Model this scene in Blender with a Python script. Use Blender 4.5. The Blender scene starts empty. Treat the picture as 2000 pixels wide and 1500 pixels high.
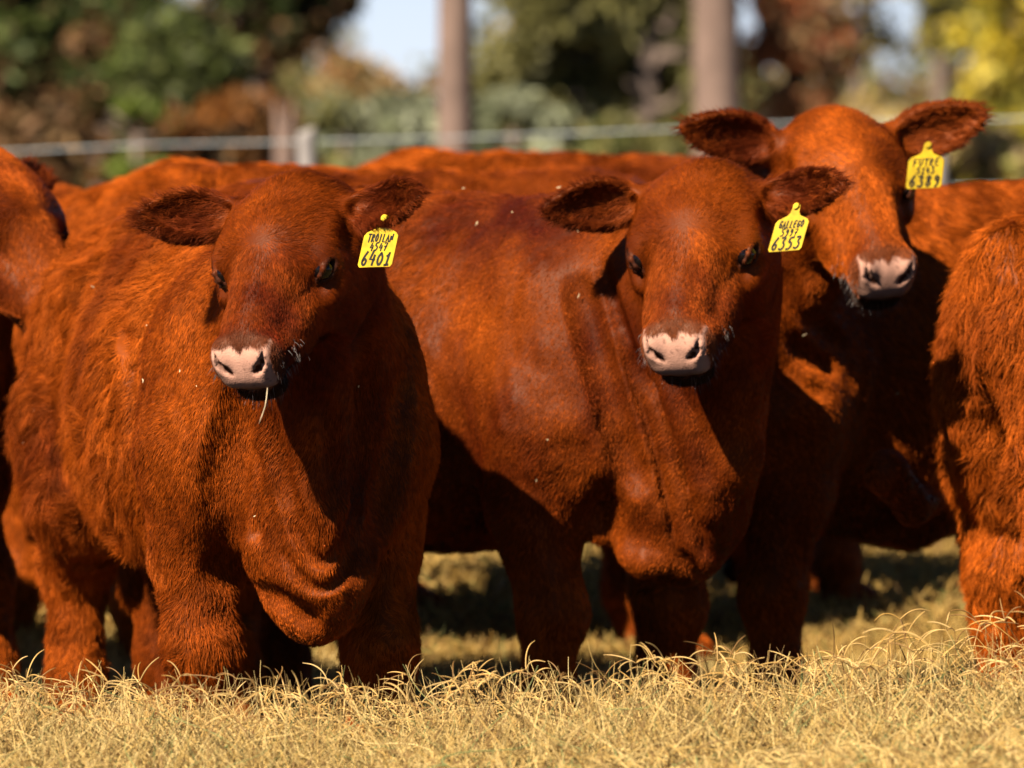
import bpy, math, random
import numpy as np
from math import radians, sin, cos, pi

# ------------------------------------------------------------------ camera, light, exposure
FUR = 1.0            # fur density multiplier
sc = bpy.context.scene
CAM_H, FPX, HY = 1.287, 10800.0, 230.0      # height, focal length in photo px, horizon row
cam = bpy.data.cameras.new("camera"); camo = bpy.data.objects.new("camera", cam)
sc.collection.objects.link(camo); sc.camera = camo
camo.location = (0, 0, CAM_H)
camo.rotation_euler = (radians(90) - math.atan((750 - HY) / FPX), 0, 0)
cam.sensor_width = 36.0; cam.lens = FPX / 2000 * 36.0
cam.clip_start = 0.1; cam.clip_end = 3000
cam.dof.use_dof = True; cam.dof.focus_distance = 9.78; cam.dof.aperture_fstop = 3.8
cam.dof.aperture_blades = 0

SUN_EL, SUN_AZ = radians(42), radians(39)   # azimuth: degrees to the left of straight behind the camera
sd = bpy.data.lights.new("sun", 'SUN'); so = bpy.data.objects.new("sun", sd); sc.collection.objects.link(so)
sd.energy = 5.0; sd.angle = radians(0.53); sd.color = (1.0, 0.93, 0.82)
to_sun = np.array([-sin(SUN_AZ) * cos(SUN_EL), -cos(SUN_AZ) * cos(SUN_EL), sin(SUN_EL)])
import mathutils
so.rotation_euler = mathutils.Vector(to_sun).to_track_quat('Z', 'Y').to_euler()
so.location = (-4, -4, 8)
w = bpy.data.worlds.new("World"); sc.world = w; w.use_nodes = True
nt = w.node_tree; sky = nt.nodes.new('ShaderNodeTexSky'); sky.sky_type = 'NISHITA'; sky.sun_disc = False
sky.sun_elevation = SUN_EL; sky.sun_rotation = math.atan2(to_sun[0], to_sun[1])
sky.air_density = 0.4; sky.dust_density = 0.5; sky.altitude = 1200; sky.ozone_density = 1.0
tcw = nt.nodes.new('ShaderNodeTexCoord'); sx = nt.nodes.new('ShaderNodeSeparateXYZ'); mr = nt.nodes.new('ShaderNodeMapRange')
nt.links.new(tcw.outputs['Generated'], sx.inputs[0]); nt.links.new(sx.outputs['Z'], mr.inputs['Value'])
mr.interpolation_type = 'SMOOTHSTEP'; mr.inputs['From Min'].default_value = 0.0; mr.inputs['From Max'].default_value = 0.08
mr.inputs['To Min'].default_value = 1.0; mr.inputs['To Max'].default_value = 0.0       # bright milky air low over the horizon
mxw = nt.nodes.new('ShaderNodeMixRGB'); mxw.inputs[2].default_value = (7.4, 8.2, 9.3, 1)
nt.links.new(mr.outputs[0], mxw.inputs[0]); nt.links.new(sky.outputs[0], mxw.inputs[1]); nt.links.new(mxw.outputs[0], nt.nodes['Background'].inputs[0])
nt.nodes['Background'].inputs[1].default_value = 0.05
sc.view_settings.view_transform = 'Standard'; sc.view_settings.look = 'None'
sc.view_settings.exposure = 1.15; sc.view_settings.gamma = 1.0
sc.render.engine = 'CYCLES'
sc.render.resolution_x, sc.render.resolution_y = 1024, 768
try:
    sc.cycles_curves.shape = 'RIBBONS'; sc.cycles_curves.subdivisions = 2
except Exception: pass
sc.cycles.max_bounces = 5; sc.cycles.diffuse_bounces = 0; sc.cycles.glossy_bounces = 1
sc.cycles.transmission_bounces = 2; sc.cycles.transparent_max_bounces = 4

rng = np.random.default_rng(7); random.seed(7)
F32 = np.float32

def px2w(px, py, D):
    return np.array([(px - 1000) / FPX * D, D, CAM_H - (py - HY) / FPX * D])

# ------------------------------------------------------------------ noise
def _hash(ix, iy, iz, seed):
    h = (ix.astype(np.int64) * 374761393 + iy.astype(np.int64) * 668265263 + iz.astype(np.int64) * 1440662683 + seed * 974634777) & 0xffffffff
    h = ((h ^ (h >> 13)) * 1274126177) & 0xffffffff
    h = ((h ^ (h >> 16)) * 2246822519) & 0xffffffff
    return ((h ^ (h >> 15)) & 0xffffff).astype(F32) / F32(0xffffff)

def vnoise(P, scale, seed=0):
    Q = P / scale; i = np.floor(Q); f = (Q - i).astype(F32); f = f * f * (3 - 2 * f); i = i.astype(np.int64)
    r = 0
    for dx in (0, 1):
        wx = f[:, 0] if dx else 1 - f[:, 0]
        for dy in (0, 1):
            wy = f[:, 1] if dy else 1 - f[:, 1]
            for dz in (0, 1):
                wz = f[:, 2] if dz else 1 - f[:, 2]
                r = r + wx * wy * wz * _hash(i[:, 0] + dx, i[:, 1] + dy, i[:, 2] + dz, seed)
    return r * 2 - 1

def vnoise3(P, scale, seed=0):
    return np.stack([vnoise(P, scale, seed + k * 17) for k in range(3)], 1)

def sstep(a, b, x):
    t = np.clip((x - a) / (b - a), 0, 1); return t * t * (3 - 2 * t)

def norm(v): return v / np.maximum(np.linalg.norm(v, axis=-1, keepdims=True), 1e-9)

# ------------------------------------------------------------------ materials
def mat(name, rough=0.6, spec=0.4):
    m = bpy.data.materials.new(name); m.use_nodes = True
    b = m.node_tree.nodes['Principled BSDF']; b.inputs['Roughness'].default_value = rough
    b.inputs['Specular IOR Level'].default_value = spec
    return m, m.node_tree, b

def simple(name, col, rough=0.6, spec=0.4, vary=0.15, scale=20.0):
    m, nt, b = mat(name, rough, spec)
    tc = nt.nodes.new('ShaderNodeTexCoord'); n = nt.nodes.new('ShaderNodeTexNoise'); n.inputs['Scale'].default_value = scale
    n.inputs['Detail'].default_value = 5
    nt.links.new(tc.outputs['Object'], n.inputs['Vector'])
    r = nt.nodes.new('ShaderNodeValToRGB'); nt.links.new(n.outputs['Fac'], r.inputs[0])
    r.color_ramp.elements[0].position = .3; r.color_ramp.elements[1].position = .7
    r.color_ramp.elements[0].color = (*[c * (1 - vary) for c in col], 1); r.color_ramp.elements[1].color = (*[min(1, c * (1 + vary)) for c in col], 1)
    nt.links.new(r.outputs[0], b.inputs['Base Color'])
    return m

def attr_mat(name, attr, rough=0.6, spec=0.3, transl=0.0, typ='GEOMETRY'):
    """base colour straight from a colour attribute (pigment of each strand / leaf)"""
    m, nt, b = mat(name, rough, spec)
    a = nt.nodes.new('ShaderNodeAttribute'); a.attribute_name = attr; a.attribute_type = typ
    nt.links.new(a.outputs['Color'], b.inputs['Base Color'])
    if transl > 0:
        t = nt.nodes.new('ShaderNodeBsdfTranslucent'); mx = nt.nodes.new('ShaderNodeMixShader'); mx.inputs[0].default_value = transl
        nt.links.new(a.outputs['Color'], t.inputs['Color']); nt.links.new(b.outputs[0], mx.inputs[1]); nt.links.new(t.outputs[0], mx.inputs[2])
        nt.links.new(mx.outputs[0], nt.nodes['Material Output'].inputs['Surface'])
    return m

M_SKIN = attr_mat('hide', 'col', 0.50, 0.17)
M_SKIN.node_tree.nodes['Principled BSDF'].inputs['Specular Tint'].default_value = (1, .66, .45, 1)
_nt = M_SKIN.node_tree; _tc = _nt.nodes.new('ShaderNodeTexCoord'); _v = _nt.nodes.new('ShaderNodeTexVoronoi'); _v.inputs['Scale'].default_value = 330
_bp = _nt.nodes.new('ShaderNodeBump'); _bp.inputs['Strength'].default_value = .35; _bp.inputs['Distance'].default_value = .0012     # pebbled nose leather
_nt.links.new(_tc.outputs['Object'], _v.inputs['Vector']); _nt.links.new(_v.outputs['Distance'], _bp.inputs['Height']); _nt.links.new(_bp.outputs[0], _nt.nodes['Principled BSDF'].inputs['Normal'])
M_FUR = attr_mat('red_fur', 'col', 0.45, 0.14)
def fur_shader(m):
    nt = m.node_tree; b = nt.nodes['Principled BSDF']; a = nt.nodes['Attribute']
    h = nt.nodes.new('ShaderNodeBsdfHair'); h.component = 'Reflection'; vm = nt.nodes.new('ShaderNodeVectorMath'); vm.operation = 'MULTIPLY_ADD'; vm.inputs[1].default_value = (2.2, 2.4, 2.4); vm.inputs[2].default_value = (.03, .008, .003)
    nt.links.new(a.outputs['Color'], vm.inputs[0]); nt.links.new(vm.outputs[0], h.inputs['Color'])
    h.inputs['RoughnessU'].default_value = .22; h.inputs['RoughnessV'].default_value = .6; h.inputs['Offset'].default_value = radians(-6)
    mx = nt.nodes.new('ShaderNodeMixShader'); mx.inputs[0].default_value = .25
    nt.links.new(b.outputs[0], mx.inputs[1]); nt.links.new(h.outputs[0], mx.inputs[2]); nt.links.new(mx.outputs[0], nt.nodes['Material Output'].inputs['Surface'])
fur_shader(M_FUR)
for _m in (M_FUR,): _m.node_tree.nodes['Principled BSDF'].inputs['Specular Tint'].default_value = (1, .5, .25, 1)
M_WHISK = attr_mat('whisker', 'col', 0.4, 0.5)
M_LEAF = attr_mat('leaf', 'col', 0.55, 0.3, 0.48)
M_GRASS = attr_mat('dry_grass', 'col', 0.55, 0.3, 0.2)
M_EYE = simple('eye', (0.005, 0.003, 0.003), 0.08, 0.3, 0.1)
M_TAG = simple('yellow_plastic', (0.56, 0.35, 0.009), 0.42, 0.5, 0.30, 45)
M_INK = simple('black_marker', (0.018, 0.014, 0.01), 0.6, 0.3, 0.1)
M_BARK = simple('bark', (0.20, 0.14, 0.105), 0.9, 0.1, 0.35, 6)
M_PALEBARK = simple('pale_bark', (0.19, 0.122, 0.09), 0.9, 0.1, 0.25, 5)
M_POST = simple('weathered_wood', (0.27, 0.23, 0.20), 0.9, 0.1, 0.2, 12)
M_WIRE = simple('pale_fence_rope', (0.30, 0.31, 0.29), 0.5, 0.4, 0.1, 5)

def link(o, parent=None):
    sc.collection.objects.link(o)
    if parent is not None: o.parent = parent
    return o

def mesh_obj(name, V, Fc, mats, parent=None, smooth=True, matidx=None):
    """V (n,3); Fc (m,4) or (m,3) int array, or list of index tuples"""
    me = bpy.data.meshes.new(name)
    V = np.asarray(V, F32)
    if isinstance(Fc, np.ndarray):
        k = Fc.shape[1]; me.vertices.add(len(V)); me.vertices.foreach_set('co', V.ravel())
        me.loops.add(Fc.size); me.loops.foreach_set('vertex_index', Fc.ravel().astype(np.int32))
        me.polygons.add(len(Fc)); me.polygons.foreach_set('loop_start', np.arange(0, Fc.size, k, dtype=np.int32))
        me.polygons.foreach_set('loop_total', np.full(len(Fc), k, np.int32))
    else:
        me.from_pydata([tuple(map(float, v)) for v in V], [], [tuple(map(int, f)) for f in Fc])
    for m in (mats if isinstance(mats, (list, tuple)) else [mats]): me.materials.append(m)
    if matidx is not None: me.polygons.foreach_set('material_index', np.asarray(matidx, np.int32))
    me.update(calc_edges=True); me.validate()
    me.polygons.foreach_set('use_smooth', np.full(len(me.polygons), smooth))
    return link(bpy.data.objects.new(name, me), parent)

def set_col(me, col, domain='POINT'):
    a = me.attributes.new('col', 'FLOAT_COLOR', domain)
    c = np.ones((len(col), 4), F32); c[:, :3] = col; a.data.foreach_set('color', c.ravel())

def curves_obj(name, P, rad, col, m, parent=None):
    """P (N,K,3) strands, rad (N,K), col (N,3)"""
    N, K = P.shape[:2]
    hc = bpy.data.hair_curves.new(name); hc.add_curves([K] * N)
    hc.attributes['position'].data.foreach_set('vector', np.ascontiguousarray(P, F32).ravel())
    r = hc.attributes.get('radius') or hc.attributes.new('radius', 'FLOAT', 'POINT')
    r.data.foreach_set('value', np.ascontiguousarray(rad, F32).ravel())
    a = hc.attributes.new('col', 'FLOAT_COLOR', 'CURVE')
    c = np.ones((N, 4), F32); c[:, :3] = col; a.data.foreach_set('color', c.ravel())
    hc.materials.append(m)
    return link(bpy.data.objects.new(name, hc), parent)

def tag(o, label=None, cat=None, group=None, kind=None):
    if label: o['label'] = label
    if cat: o['category'] = cat
    if group: o['group'] = group
    if kind: o['kind'] = kind
    return o

def empty(name, loc):
    o = bpy.data.objects.new(name, None); o.empty_display_size = .1; o.location = loc; return link(o)

# ------------------------------------------------------------------ terrain
def terrain(x, y):
    x = np.asarray(x, float); y = np.asarray(y, float)
    bank = 0.175 + 0.09 * sstep(-0.1, 1.1, x) + 0.01 * np.sin(x * 5 + 1)
    z = bank * (1 - sstep(9.35, 9.95, y))
    z = z + 0.10 * sstep(11.3, 14.5, y)
    z = z + 0.012 * np.sin(x * 2.1 + y * 1.3) * np.sin(y * 1.7) + 0.006 * np.sin(x * 9 + 2) * np.sin(y * 7.3 + 1)
    z = z + 1.5 * sstep(60, 160, y) * 0
    return z

# ------------------------------------------------------------------ signed distance modelling
def frame(yaw, pitch=0, roll=0):
    """columns: forward, left, up of an animal or head; yaw 0 faces the camera, + turns to image right"""
    B = np.array([[0, 1, 0], [-1, 0, 0], [0, 0, 1.]])
    cy, sy = cos(yaw), sin(yaw); Rz = np.array([[cy, -sy, 0], [sy, cy, 0], [0, 0, 1]])
    cp, sp = cos(pitch), sin(pitch); Ry = np.array([[cp, 0, sp], [0, 1, 0], [-sp, 0, cp]])
    cr, sr = cos(roll), sin(roll); Rx = np.array([[1, 0, 0], [0, cr, -sr], [0, sr, cr]])
    return Rz @ B @ Ry @ Rx

class Frame:
    def __init__(s, O, R, sc=1.0): s.O = np.asarray(O, float); s.R = R; s.s = sc
    def w(s, *p): return s.O + s.R @ (np.asarray(p, float) * s.s)
    def loc(s, P): return ((P - s.O) @ s.R) / s.s
    def dirw(s, D): return D @ s.R.T

class SDF:
    def __init__(s): s.p = []
    def ell(s, fr, c, r, k=.05, op='+', rot=None):
        R = fr.R if rot is None else fr.R @ rot
        s.p.append(('e', fr.w(*c), np.asarray(r, float) * fr.s, R, k, op, max(r) * fr.s))
    def cone(s, a, b, ra, rb, k=.05, op='+'):
        a = np.asarray(a, float); b = np.asarray(b, float)
        s.p.append(('c', a, b, (ra, rb), k, op, np.linalg.norm(b - a) / 2 + max(ra, rb)))
    def path(s, pts, rs, k=.03, op='+'):
        for i in range(len(pts) - 1): s.cone(pts[i], pts[i + 1], rs[i], rs[i + 1], k, op)
    def ev(s, P):
        if len(P) < 30000: return s.ev1(P.astype(F32), s.p)
        # split into 16 cm blocks and use only the shapes that reach each block
        P = P.astype(F32); b = np.floor(P / F32(.16)).astype(np.int64); b -= b.min(0); m = b.max(0) + 1
        k = (b[:, 0] * m[1] + b[:, 1]) * m[2] + b[:, 2]; o = np.argsort(k, kind='stable'); ks = k[o]; P2 = P[o]
        cut = np.concatenate([[0], np.nonzero(np.diff(ks))[0] + 1, [len(ks)]]); d = np.empty(len(P), F32)
        C = np.array([q[1] if q[0] == 'e' else (q[1] + q[2]) / 2 for q in s.p]); Rr = np.array([q[-1] + .13 for q in s.p])
        for i in range(len(cut) - 1):
            Q = P2[cut[i]:cut[i + 1]]; lo, hi = Q.min(0), Q.max(0)
            dd = np.linalg.norm(np.maximum(0, np.maximum(lo - C, C - hi)), axis=1)
            d[o[cut[i]:cut[i + 1]]] = s.ev1(Q, [s.p[j] for j in np.nonzero(dd < Rr)[0]])
        return d
    def ev1(s, P, prims):
        d = np.full(len(P), 0.5, F32)
        for q in prims:
            if q[0] == 'e': c = q[1]
            else: c = (q[1] + q[2]) / 2
            rel = P - c.astype(F32)
            near = np.nonzero((rel * rel).sum(1) < (q[-1] + .13) ** 2)[0]
            if len(near) == 0: continue
            Q = P[near]
            if q[0] == 'e':
                l = (rel[near] @ q[3].astype(F32)); r = q[2].astype(F32)
                a = l / r; k0 = np.sqrt((a * a).sum(1)); a = a / r; k1 = np.sqrt((a * a).sum(1))
                v = k0 * (k0 - 1) / np.maximum(k1, 1e-6)
                v = np.where(k0 < .1, -min(q[2]), v)
            else:
                a = q[1].astype(F32); ba = (q[2] - q[1]).astype(F32); pa = Q - a
                t = np.clip(pa @ ba / max(float(ba @ ba), 1e-9), 0, 1)
                v = np.linalg.norm(pa - t[:, None] * ba, axis=1) - (q[3][0] + (q[3][1] - q[3][0]) * t)
            k = q[4]; op = q[5]; e = d[near]
            if op == '+':
                h = np.clip(.5 + .5 * (e - v) / k, 0, 1); d[near] = e * (1 - h) + v * h - k * h * (1 - h)
            else:
                v = -v; h = np.clip(.5 - .5 * (e - v) / k, 0, 1); d[near] = e * (1 - h) + v * h + k * h * (1 - h)
        return d
    def __call__(s, P):
        d = s.ev(P)
        m = np.nonzero(np.abs(d) < .05)[0]
        if len(m) and s.disp is not None: d[m] += s.disp(P[m])
        return d
    disp = None

def polygonize(f, lo, hi, h):
    """sparse surface nets"""
    c = 4 * h; lo = np.asarray(lo); n = np.ceil((np.asarray(hi) - lo) / c).astype(int)
    I = np.stack(np.meshgrid(*[np.arange(k) for k in n], indexing='ij'), -1).reshape(-1, 3)
    d = f(lo + (I + .5) * c); I = I[np.abs(d) < c * 1.15]
    nn = n * 4 + 5
    off = np.stack(np.meshgrid(*[np.arange(5)] * 3, indexing='ij'), -1).reshape(-1, 3)
    G = (I[:, None] * 4 + off[None]).reshape(-1, 3).astype(np.int64)
    key = (G[:, 0] * nn[1] + G[:, 1]) * nn[2] + G[:, 2]
    uk, inv = np.unique(key, return_inverse=True)
    U = np.stack([uk // (nn[1] * nn[2]), (uk // nn[2]) % nn[1], uk % nn[2]], 1)
    val = np.empty(len(U), F32)
    val[:] = f(lo + U * h)
    V = val[inv.reshape(-1)].reshape(-1, 5, 5, 5)
    cs = [(a, b, e) for a in (0, 1) for b in (0, 1) for e in (0, 1)]
    C = {q: V[:, q[0]:q[0] + 4, q[1]:q[1] + 4, q[2]:q[2] + 4] for q in cs}
    neg = sum((C[q] < 0).astype(np.int8) for q in cs)
    cr = (neg > 0) & (neg < 8)
    ids = np.nonzero(cr)
    cv = {q: C[q][ids] for q in cs}
    cell = I[ids[0]] * 4 + np.stack(ids[1:], 1)
    acc = np.zeros((len(cell), 3)); cnt = np.zeros(len(cell))
    for q in cs:
        for ax in range(3):
            if q[ax] == 0:
                r = list(q); r[ax] = 1; r = tuple(r); a, b = cv[q], cv[r]; x = (a < 0) != (b < 0)
                t = np.where(x, a / np.where(a == b, 1, a - b), 0); p = np.zeros((len(cell), 3)); p[:] = q; p[:, ax] += t
                acc += p * x[:, None]; cnt += x
    pos = lo + (cell + acc / cnt[:, None]) * h
    ck = (cell[:, 0].astype(np.int64) * nn[1] + cell[:, 1]) * nn[2] + cell[:, 2]
    o = np.argsort(ck); ck = ck[o]; pos = pos[o]; cell = cell[o]
    cv = {q: cv[q][o] for q in cs}
    quads = []
    st = [nn[1] * nn[2], nn[2], 1]
    for ax in range(3):
        e = [0, 0, 0]; e[ax] = 1; a, b = cv[(0, 0, 0)], cv[tuple(e)]
        x = np.nonzero((a < 0) != (b < 0))[0]
        u, v = st[(ax + 1) % 3], st[(ax + 2) % 3]
        k = [ck[x], ck[x] - u, ck[x] - u - v, ck[x] - v]
        ii = [np.searchsorted(ck, kk) for kk in k]; ok = np.ones(len(x), bool)
        for q, kk in zip(ii, k): q[q >= len(ck)] = 0; ok &= ck[q] == kk
        Q = np.stack(ii, 1); fl = a[x] > 0; Q[fl] = Q[fl][:, ::-1]; quads.append(Q[ok])
    Q = np.concatenate(quads)
    # one projection step and normals from the field
    e = h * .5
    def grad(p):
        g = np.empty_like(p)
        for ax in range(3):
            q = p.copy(); q[:, ax] += e; r = p.copy(); r[:, ax] -= e; g[:, ax] = (f(q) - f(r)) / (2 * e)
        return g
    g = grad(pos); dv = f(pos); g2 = np.maximum((g * g).sum(1), .25)
    stp = np.clip(dv / g2, -h * .6, h * .6)
    pos = pos - g * stp[:, None]
    return pos, Q, norm(g)

# ------------------------------------------------------------------ head
EYE = (.184, .108, -.070)
def add_head(S, H, ears):
    w = H.w
    S.ell(H, (.10, 0, -.10), (.115, .124, .10), .05)
    S.ell(H, (.105, 0, -.045), (.115, .110, .048), .05)               # forehead plate
    S.ell(H, (.035, 0, -.045), (.045, .055, .045), .04)               # poll
    for s in (-1, 1):
        S.ell(H, (.148, s * .084, -.048), (.046, .036, .027), .022)   # brow
        S.ell(H, (.168, s * .096, -.084), (.044, .032, .042), .025)   # orbit
        S.ell(H, (.12, s * .076, -.155), (.100, .044, .095), .04)      # jowl
        S.ell(H, (.262, s * .062, -.126), (.085, .024, .042), .04)    # cheek
    S.cone(w(.15, 0, -.060), w(.345, 0, -.078), .075 * H.s, .047 * H.s, .04)
    S.cone(w(.14, 0, -.160), w(.36, 0, -.135), .068 * H.s, .036 * H.s, .05)
    for s in (-1, 1):
        S.ell(H, (.248, s * .118, -.082), (.050, .028, .026), .03, '-')    # hollow in front of the eye
        S.ell(H, (.105, s * .136, -.055), (.030, .020, .024), .025, '-')   # hollow above the eye
        S.cone(w(.20, s * .070, -.105), w(.30, s * .058, -.105), .018 * H.s, .010 * H.s, .02)   # facial crest
    # blunt muzzle
    S.cone(w(.372, -.025, -.100), w(.372, .025, -.100), .043 * H.s, .043 * H.s, .022)
    S.cone(w(.390, -.028, -.126), w(.390, .028, -.126), .029 * H.s, .029 * H.s, .02)
    for s in (-1, 1):
        S.ell(H, (.388, s * .040, -.088), (.030, .022, .034), .014)   # nostril wings
    S.cone(w(.374, -.026, -.168), w(.374, .026, -.168), .022 * H.s, .022 * H.s, .010)   # chin
    S.cone(w(.30, 0, -.155), w(.37, 0, -.165), .040 * H.s, .028 * H.s, .02)
    # mouth line
    for sg in (-1, 1):
        m = [w(.420, 0, -.151), w(.406, sg * .036, -.150), w(.365, sg * .060, -.150), w(.31, sg * .066, -.152)]
        S.path(m, [.0045] * 4, .006, '-')
    for s in (-1, 1):
        # nostrils: comma shape running up and outwards
        S.path([w(.420, s * .024, -.102), w(.420, s * .032, -.095), w(.415, s * .041, -.085), w(.404, s * .047, -.066)],
               [.0058, .0080, .0064, .0022], .004, '-')
        S.ell(H, (EYE[0] + .008, s * (EYE[1] - .004), EYE[2] - .040), (.030, .014, .020), .016)   # pouch
    # eyes look outwards and forwards: find the surface, sink the ball, wrap the lids round it
    S.eyes = []
    for s in (-1, 1):
        n = norm(np.array([.52, s * .84, .10])); u = np.array([.9, 0, -.32]); u = norm(u - n * (u @ n)); v = np.cross(n, u) * s; v = v if v[2] > 0 else -v
        ts = np.linspace(.0, .10, 120); base = np.array([.165, s * .058, EYE[2]])
        q = np.stack([w(*(base + n * t)) for t in ts]); d = S.ev(q); k = np.nonzero(d > 0)[0]; c = base + n * ts[k[0] if len(k) else 60] - n * .002
        S.eyes.append((c, n, u, v)); rb = .0215
        E = Frame(w(*c), H.R @ np.stack([u, v, n], 1), H.s)
        S.ell(E, (0, .0, .006), (.0245, .0125, .020), .005, '-')
        def lid(pts, r, lift):
            P = []
            for a, b in pts: P.append(E.w(a, b, math.sqrt(max(0, rb * rb - a * a - b * b)) - .0125 + lift))
            return P
        S.path(lid([(-.026, -.002), (-.015, .0095), (.000, .0128), (.014, .0085), (.027, -.003)], 0, .0012), [.002, .0034, .0042, .0036, .002], .005)
        S.path(lid([(-.026, -.002), (-.013, -.0105), (.003, -.0120), (.016, -.0085), (.028, -.004)], 0, .0006), [.002, .0026, .0030, .0026, .0018], .005)
    for E in ears:
        Fe, cup = E
        S.cone(Fe.w(-.045, 0, -.01), Fe.w(.045, 0, 0), .036 * Fe.s, .032 * Fe.s, .03)
        S.ell(Fe, (.100, 0, 0), (.092, .058, .022), .022)
        S.ell(Fe, (.155, .006, .003), (.072, .036, .014), .02)
        S.ell(Fe, (.105, -.004, .024), (.082, .045, .032), .008, '-')
        S.ell(Fe, (.150, .004, .020), (.060, .026, .018), .008, '-')
        S.path([Fe.w(.03, .020, -.012), Fe.w(.09, .022, -.010), Fe.w(.14, .016, -.004)], [.006, .006, .003], .012)

def ear_frame(H, side, out, up, fwd, open_roll=0.0, s=1.0):
    """out/up/fwd: direction of the ear axis in world terms (image right +, up +, towards camera +)"""
    base = H.w(.035, side * .110, -.064)
    e1 = norm(np.array([out, -fwd, up], float))
    n = np.array([0, -1.0, 0.15]); n = n - e1 * (n @ e1); n = norm(n)
    e2 = np.cross(n, e1)
    c, q = cos(open_roll), sin(open_roll)
    n2 = n * c + e2 * q; e22 = np.cross(n2, e1)
    return Frame(base, np.stack([e1, e22, n2], 1), s * H.s)

# ------------------------------------------------------------------ body
def add_body(S, B, o):
    w = B.w; s = B.s
    S.ell(B, (-.48, 0, .735), (.60, .275, .315), .06)                  # barrel
    S.ell(B, (-.50, 0, .62), (.46, .235, .21 * o.get('belly', 1)), .08)
    S.cone(w(-.05, 0, .945), w(-.95, 0, .985), .13 * s, .125 * s, .09)
    S.ell(B, (-.06, 0, .98), (.22, .085, .10), .08)                    # withers
    S.ell(B, (-1.02, 0, .86), (.25, .235, .22), .08)                   # rump
    S.ell(B, (-1.17, 0, .98), (.09, .06, .06), .06)                    # tail head
    for y in (-1, 1):
        S.ell(B, (-.03, y * .135, .74), (.19, .125, .27), .06)         # shoulder
        S.ell(B, (.09, y * .12, .66), (.10, .10, .13), .06)            # shoulder point
        S.ell(B, (-1.02, y * .15, .72), (.22, .115, .27), .06)         # thigh
        S.ell(B, (-.86, y * .17, .93), (.07, .05, .05), .08)          # hook bone
    bz = o.get('brisket', .50)
    S.ell(B, (.12, 0, .60), (.16, .15, .19), .08)
    S.ell(B, (.20, 0, bz), (.10, .088, .13), .07)
    fl = o.get('fl', [(0, 0), (0, 0)]); hl = o.get('hl', [(0, 0), (0, 0)])
    for i, y in ((0, -1), (1, 1)):
        dx, dy = fl[i]; yy = y * .165
        S.path([w(-.01, y * .165, .66), w(-.03 + dx * .2, yy + dy * .3, .50), w(.01 + dx * .6, yy + dy * .7, .31), w(.0 + dx * .9, yy + dy * .9, .14), w(.02 + dx, yy + dy, .04)],
               [.118 * s, .082 * s, .057 * s, .046 * s, .050 * s], .05)
        S.ell(B, (.022 + dx * .6, yy + dy * .7, .315), (.043, .049, .050), .03)  # knee
        S.ell(B, (.045 + dx, yy + dy, .035), (.065, .055, .04), .02)           # hoof
        dx, dy = hl[i]; yy = y * .16
        S.path([w(-1.0, y * .15, .66), w(-.93 + dx * .2, yy + dy * .3, .54), w(-1.09 + dx * .6, yy + dy * .7, .37), w(-1.07 + dx * .9, yy + dy * .9, .15), w(-1.04 + dx, yy + dy, .04)],
               [.15 * s, .115 * s, .060 * s, .045 * s, .052 * s], .05)
        S.ell(B, (-1.01 + dx, yy + dy, .035), (.065, .055, .04), .02)
    t = o.get('tail', [(-1.25, 0, .97), (-1.30, 0, .80), (-1.30, 0, .5), (-1.28, 0, .3)])
    S.path([w(*q) for q in t], [.032 * s, .020 * s, .015 * s, .020 * s], .03)

def add_neck(S, B, H, o):
    # neck, throat and dewlap
    w = B.w; k = B.s
    b0, b1, b2 = w(-.06, 0, .86), w(.06, 0, .74), w(.16, 0, .58)
    h0, h1, h2 = H.w(.01, 0, -.115), H.w(.04, 0, -.15), H.w(.10, 0, -.205)
    bend = np.array(o.get('bend', (0, 0, 0)), float)
    def mid(a, b, t): return a + (b - a) * t + bend * 4 * t * (1 - t)
    for a, b, ra, rb in ((b0, h0, .20, .080), (b1, h1, .175, .100), (b2, h2, .115, .068)):
        pts = [mid(a, b, t) for t in (0, .35, .7, 1)]; rs = [(ra + (rb - ra) * t) * k for t in (0, .4, .75, 1)]
        S.path(pts, rs, .07)
    for y in (-1, 1):
        if o.get('groove'): S.path([w(.20, y * .13, .78), w(.235, y * .125, .66), w(.22, y * .115, .54)], [.004, .012, .006], .04, '-')
    # dewlap hanging from throat to brisket
    c0, c1 = H.w(.16, 0, -.225), w(.25, 0, o.get('brisket', .50) + .02)
    pts = [mid(c0, c1, t) + np.array([0, 0, -.03]) * (4 * t * (1 - t)) for t in (0, .3, .65, 1)]
    S.path(pts, [.038 * k, .04 * k, .05 * k, .07 * k], .05)
    return mid, (b0, b1, b2, h0, h1, h2)

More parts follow.
